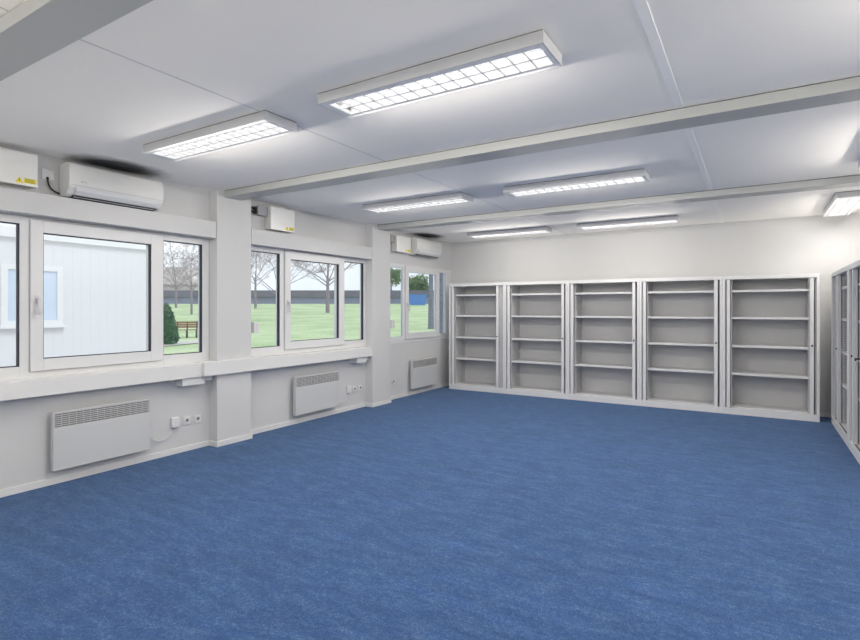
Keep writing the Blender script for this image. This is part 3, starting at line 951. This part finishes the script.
rng = random.Random(3)
bx, by = world(166.0, 23.6)
t = thing('bush', (bx, by, gz(bx, by)), 'dense dark green bush on the lawn left of the bench', 'bush')
leaves(rng, cone_shape(1.85, 0.56), 3600, 0.075).build('foliage', M['leaf'], t, shift=False)
q = MB()
for i in range(5):
    a_ = i * 1.3
    q.tube([(0, 0, -0.05), (0.2 * math.cos(a_), 0.2 * math.sin(a_), 0.7), (0.3 * math.cos(a_), 0.3 * math.sin(a_), 1.4)], [0.03, 0.02, 0.008], 5)
q.build('stem', M['bark'], t, shift=False)

# bare trees
def bare_tree(px, depth, trunk_r, fork, height, seed, label, mat='bark', lean=0.0, nb=7):
    rg = random.Random(seed)
    x, y = world(px, depth)
    t = thing('bare_tree', (x, y, gz(x, y)), label, 'tree', 'bare trees on the lawn')
    q = MB()
    def branch(p, d, length, r, lvl):
        n_ = 4 if lvl < 2 else 3
        pts = [p]; rad = [r]
        for i in range(n_):
            d = (d + Vector((rg.uniform(-1, 1), rg.uniform(-1, 1), rg.uniform(-0.5, 0.8))) * 0.22).normalized()
            p = p + d * length / n_
            pts.append(p); rad.append(max(0.006, r * (1 - 0.80 * (i + 1) / n_)))
        q.tube(pts, rad, 6 if lvl < 2 else 4, cap=False)
        if lvl < 5:
            k_ = (5, 4, 4, 3, 2)[lvl]
            for j in range(k_):
                f_ = rg.uniform(0.25, 1.0)
                i0 = min(n_ - 1, int(f_ * n_))
                pp = pts[i0].lerp(pts[i0 + 1], f_ * n_ - i0)
                a_ = rg.uniform(0, 2 * PI)
                side = Vector((math.cos(a_), math.sin(a_), rg.uniform(-0.1, 0.5)))
                dd = (d * 0.55 + side * 0.75).normalized()
                branch(pp, dd, length * rg.uniform(0.45, 0.68), max(0.008, r * (1 - 0.6 * f_) * 0.42), lvl + 1)
    q.tube([(0, 0, -0.3), (0, 0, 0.05), (lean * 0.3, 0, fork * 0.5), (lean, 0, fork)], [trunk_r * 1.5, trunk_r * 1.25, trunk_r, trunk_r * 0.85], 8)
    ob = q
    top = Vector((lean, 0, fork))
    for j in range(nb):
        a_ = 2 * PI * j / nb + rg.uniform(-0.3, 0.3)
        up = 0.35 + 1.0 * (j % 3) / 2
        d = Vector((math.cos(a_), math.sin(a_), up)).normalized()
        branch(top + Vector((0, 0, rg.uniform(-fork * 0.25, 0.1))), d, height * rg.uniform(0.36, 0.52), trunk_r * 0.38, 0 if j % 2 == 0 else 1)
    d = Vector((0.05, 0.02, 1)).normalized()
    branch(top, d, height * 0.6, trunk_r * 0.62, 0)
    q.build('branches', M[mat], t, shift=False)
    return t
bare_tree(327.7, 60, 0.19, 3.9, 12, 11, 'bare tree on the lawn seen in the main pane of the middle window')
bare_tree(255.5, 72, 0.14, 3.9, 9.5, 5, 'thin bare tree at the left pane of the middle window', nb=6)
bare_tree(279.0, 44, 0.11, 2.6, 9.0, 23, 'bare tree behind the left mullion of the middle window', nb=6)
bare_tree(176.0, 74, 0.13, 3.4, 12.0, 31, 'bare tree behind the bush and the bench', nb=8)
bare_tree(191.5, 56, 0.10, 2.8, 8.5, 8, 'bare tree above the right end of the bench', nb=6)
bare_tree(431.0, 35, 0.17, 3.8, 5.0, 14, 'thick trunked tree at the right side of the far window main pane', 'bark2', nb=4)
bare_tree(442.0, 25, 0.165, 3.4, 4.0, 19, 'thickest tree trunk, seen in the narrow right pane of the far window', 'bark2', nb=4)

def leafy(px, depth, h0, h1, r, seed, label, n_=2600, size=0.22):
    x, y = world(px, depth)
    t = thing('evergreen_tree', (x, y, gz(x, y)), label, 'tree', 'evergreen trees behind the shed')
    rg = random.Random(seed)
    leaves(rg, blob_shape(h0, h1, r, rg), n_, size).build('foliage', M['leaf2'], t, shift=False)
    MB().tube([(0, 0, -0.2), (0.05, 0, h0 * 0.6), (0, 0.05, (h0 + h1) / 2)], [0.22, 0.17, 0.08], 8).build('trunk', M['bark'], t, shift=False)
leafy(418, 98.5, 1.6, 5.6, 3.1, 2, 'leafy evergreen tree behind the shed and the blue skip', 3200, 0.25)
leafy(444, 98, 1.6, 5.4, 2.4, 4, 'smaller leafy evergreen behind the shed, right of the blue skip', 1800, 0.2)
leafy(391, 98, 2.6, 7.2, 2.4, 6, 'leafy evergreen crown in the left pane of the far window', 2000, 0.22)

# ------------------------------------------------------------------ light and sky
W = bpy.data.worlds.new('overcast_sky'); S.world = W; W.use_nodes = True
n = W.node_tree.nodes; l = W.node_tree.links
bg = n['Background']
tc = n.new('ShaderNodeTexCoord'); nz = n.new('ShaderNodeTexNoise'); nz.inputs['Scale'].default_value = 2.2; nz.inputs['Detail'].default_value = 6
l.new(tc.outputs['Generated'], nz.inputs['Vector'])
cr = n.new('ShaderNodeValToRGB')
cr.color_ramp.elements[0].position = 0.35; cr.color_ramp.elements[0].color = (0.70, 0.79, 0.90, 1)
cr.color_ramp.elements[1].position = 0.65; cr.color_ramp.elements[1].color = (0.90, 0.94, 0.98, 1)
l.new(nz.outputs['Fac'], cr.inputs['Fac']); l.new(cr.outputs['Color'], bg.inputs['Color'])
bg.inputs['Strength'].default_value = 1.2

sun = bpy.data.lights.new('sun', 'SUN'); sun.energy = 1.2; sun.angle = math.radians(25); sun.color = (1, 0.98, 0.95)
so = bpy.data.objects.new('sun', sun); COL.objects.link(so)
so.location = (20, 10, 25)
so.rotation_euler = Vector((-0.75, -0.10, -0.80)).to_track_quat('-Z', 'Y').to_euler()

# ------------------------------------------------------------------ camera
cam = bpy.data.cameras.new('camera'); co = bpy.data.objects.new('camera', cam); COL.objects.link(co)
cam.sensor_fit = 'HORIZONTAL'; cam.sensor_width = 36; cam.lens = 529 / 860 * 36
cam.shift_y = -11 / 860
cam.clip_start = 0.05; cam.clip_end = 500
co.location = (0, 0, 1.55); co.rotation_euler = (PI / 2, 0, A)
S.camera = co

vs = S.view_settings
vs.view_transform = 'Standard'; vs.look = 'None'; vs.gamma = 1; vs.exposure = 0.0; vs.use_curve_mapping = False
S.cycles.max_bounces = 16; S.cycles.diffuse_bounces = 14; S.cycles.glossy_bounces = 4; S.cycles.transparent_max_bounces = 12
S.cycles.sample_clamp_indirect = 20.0
S.cycles.use_denoising = True
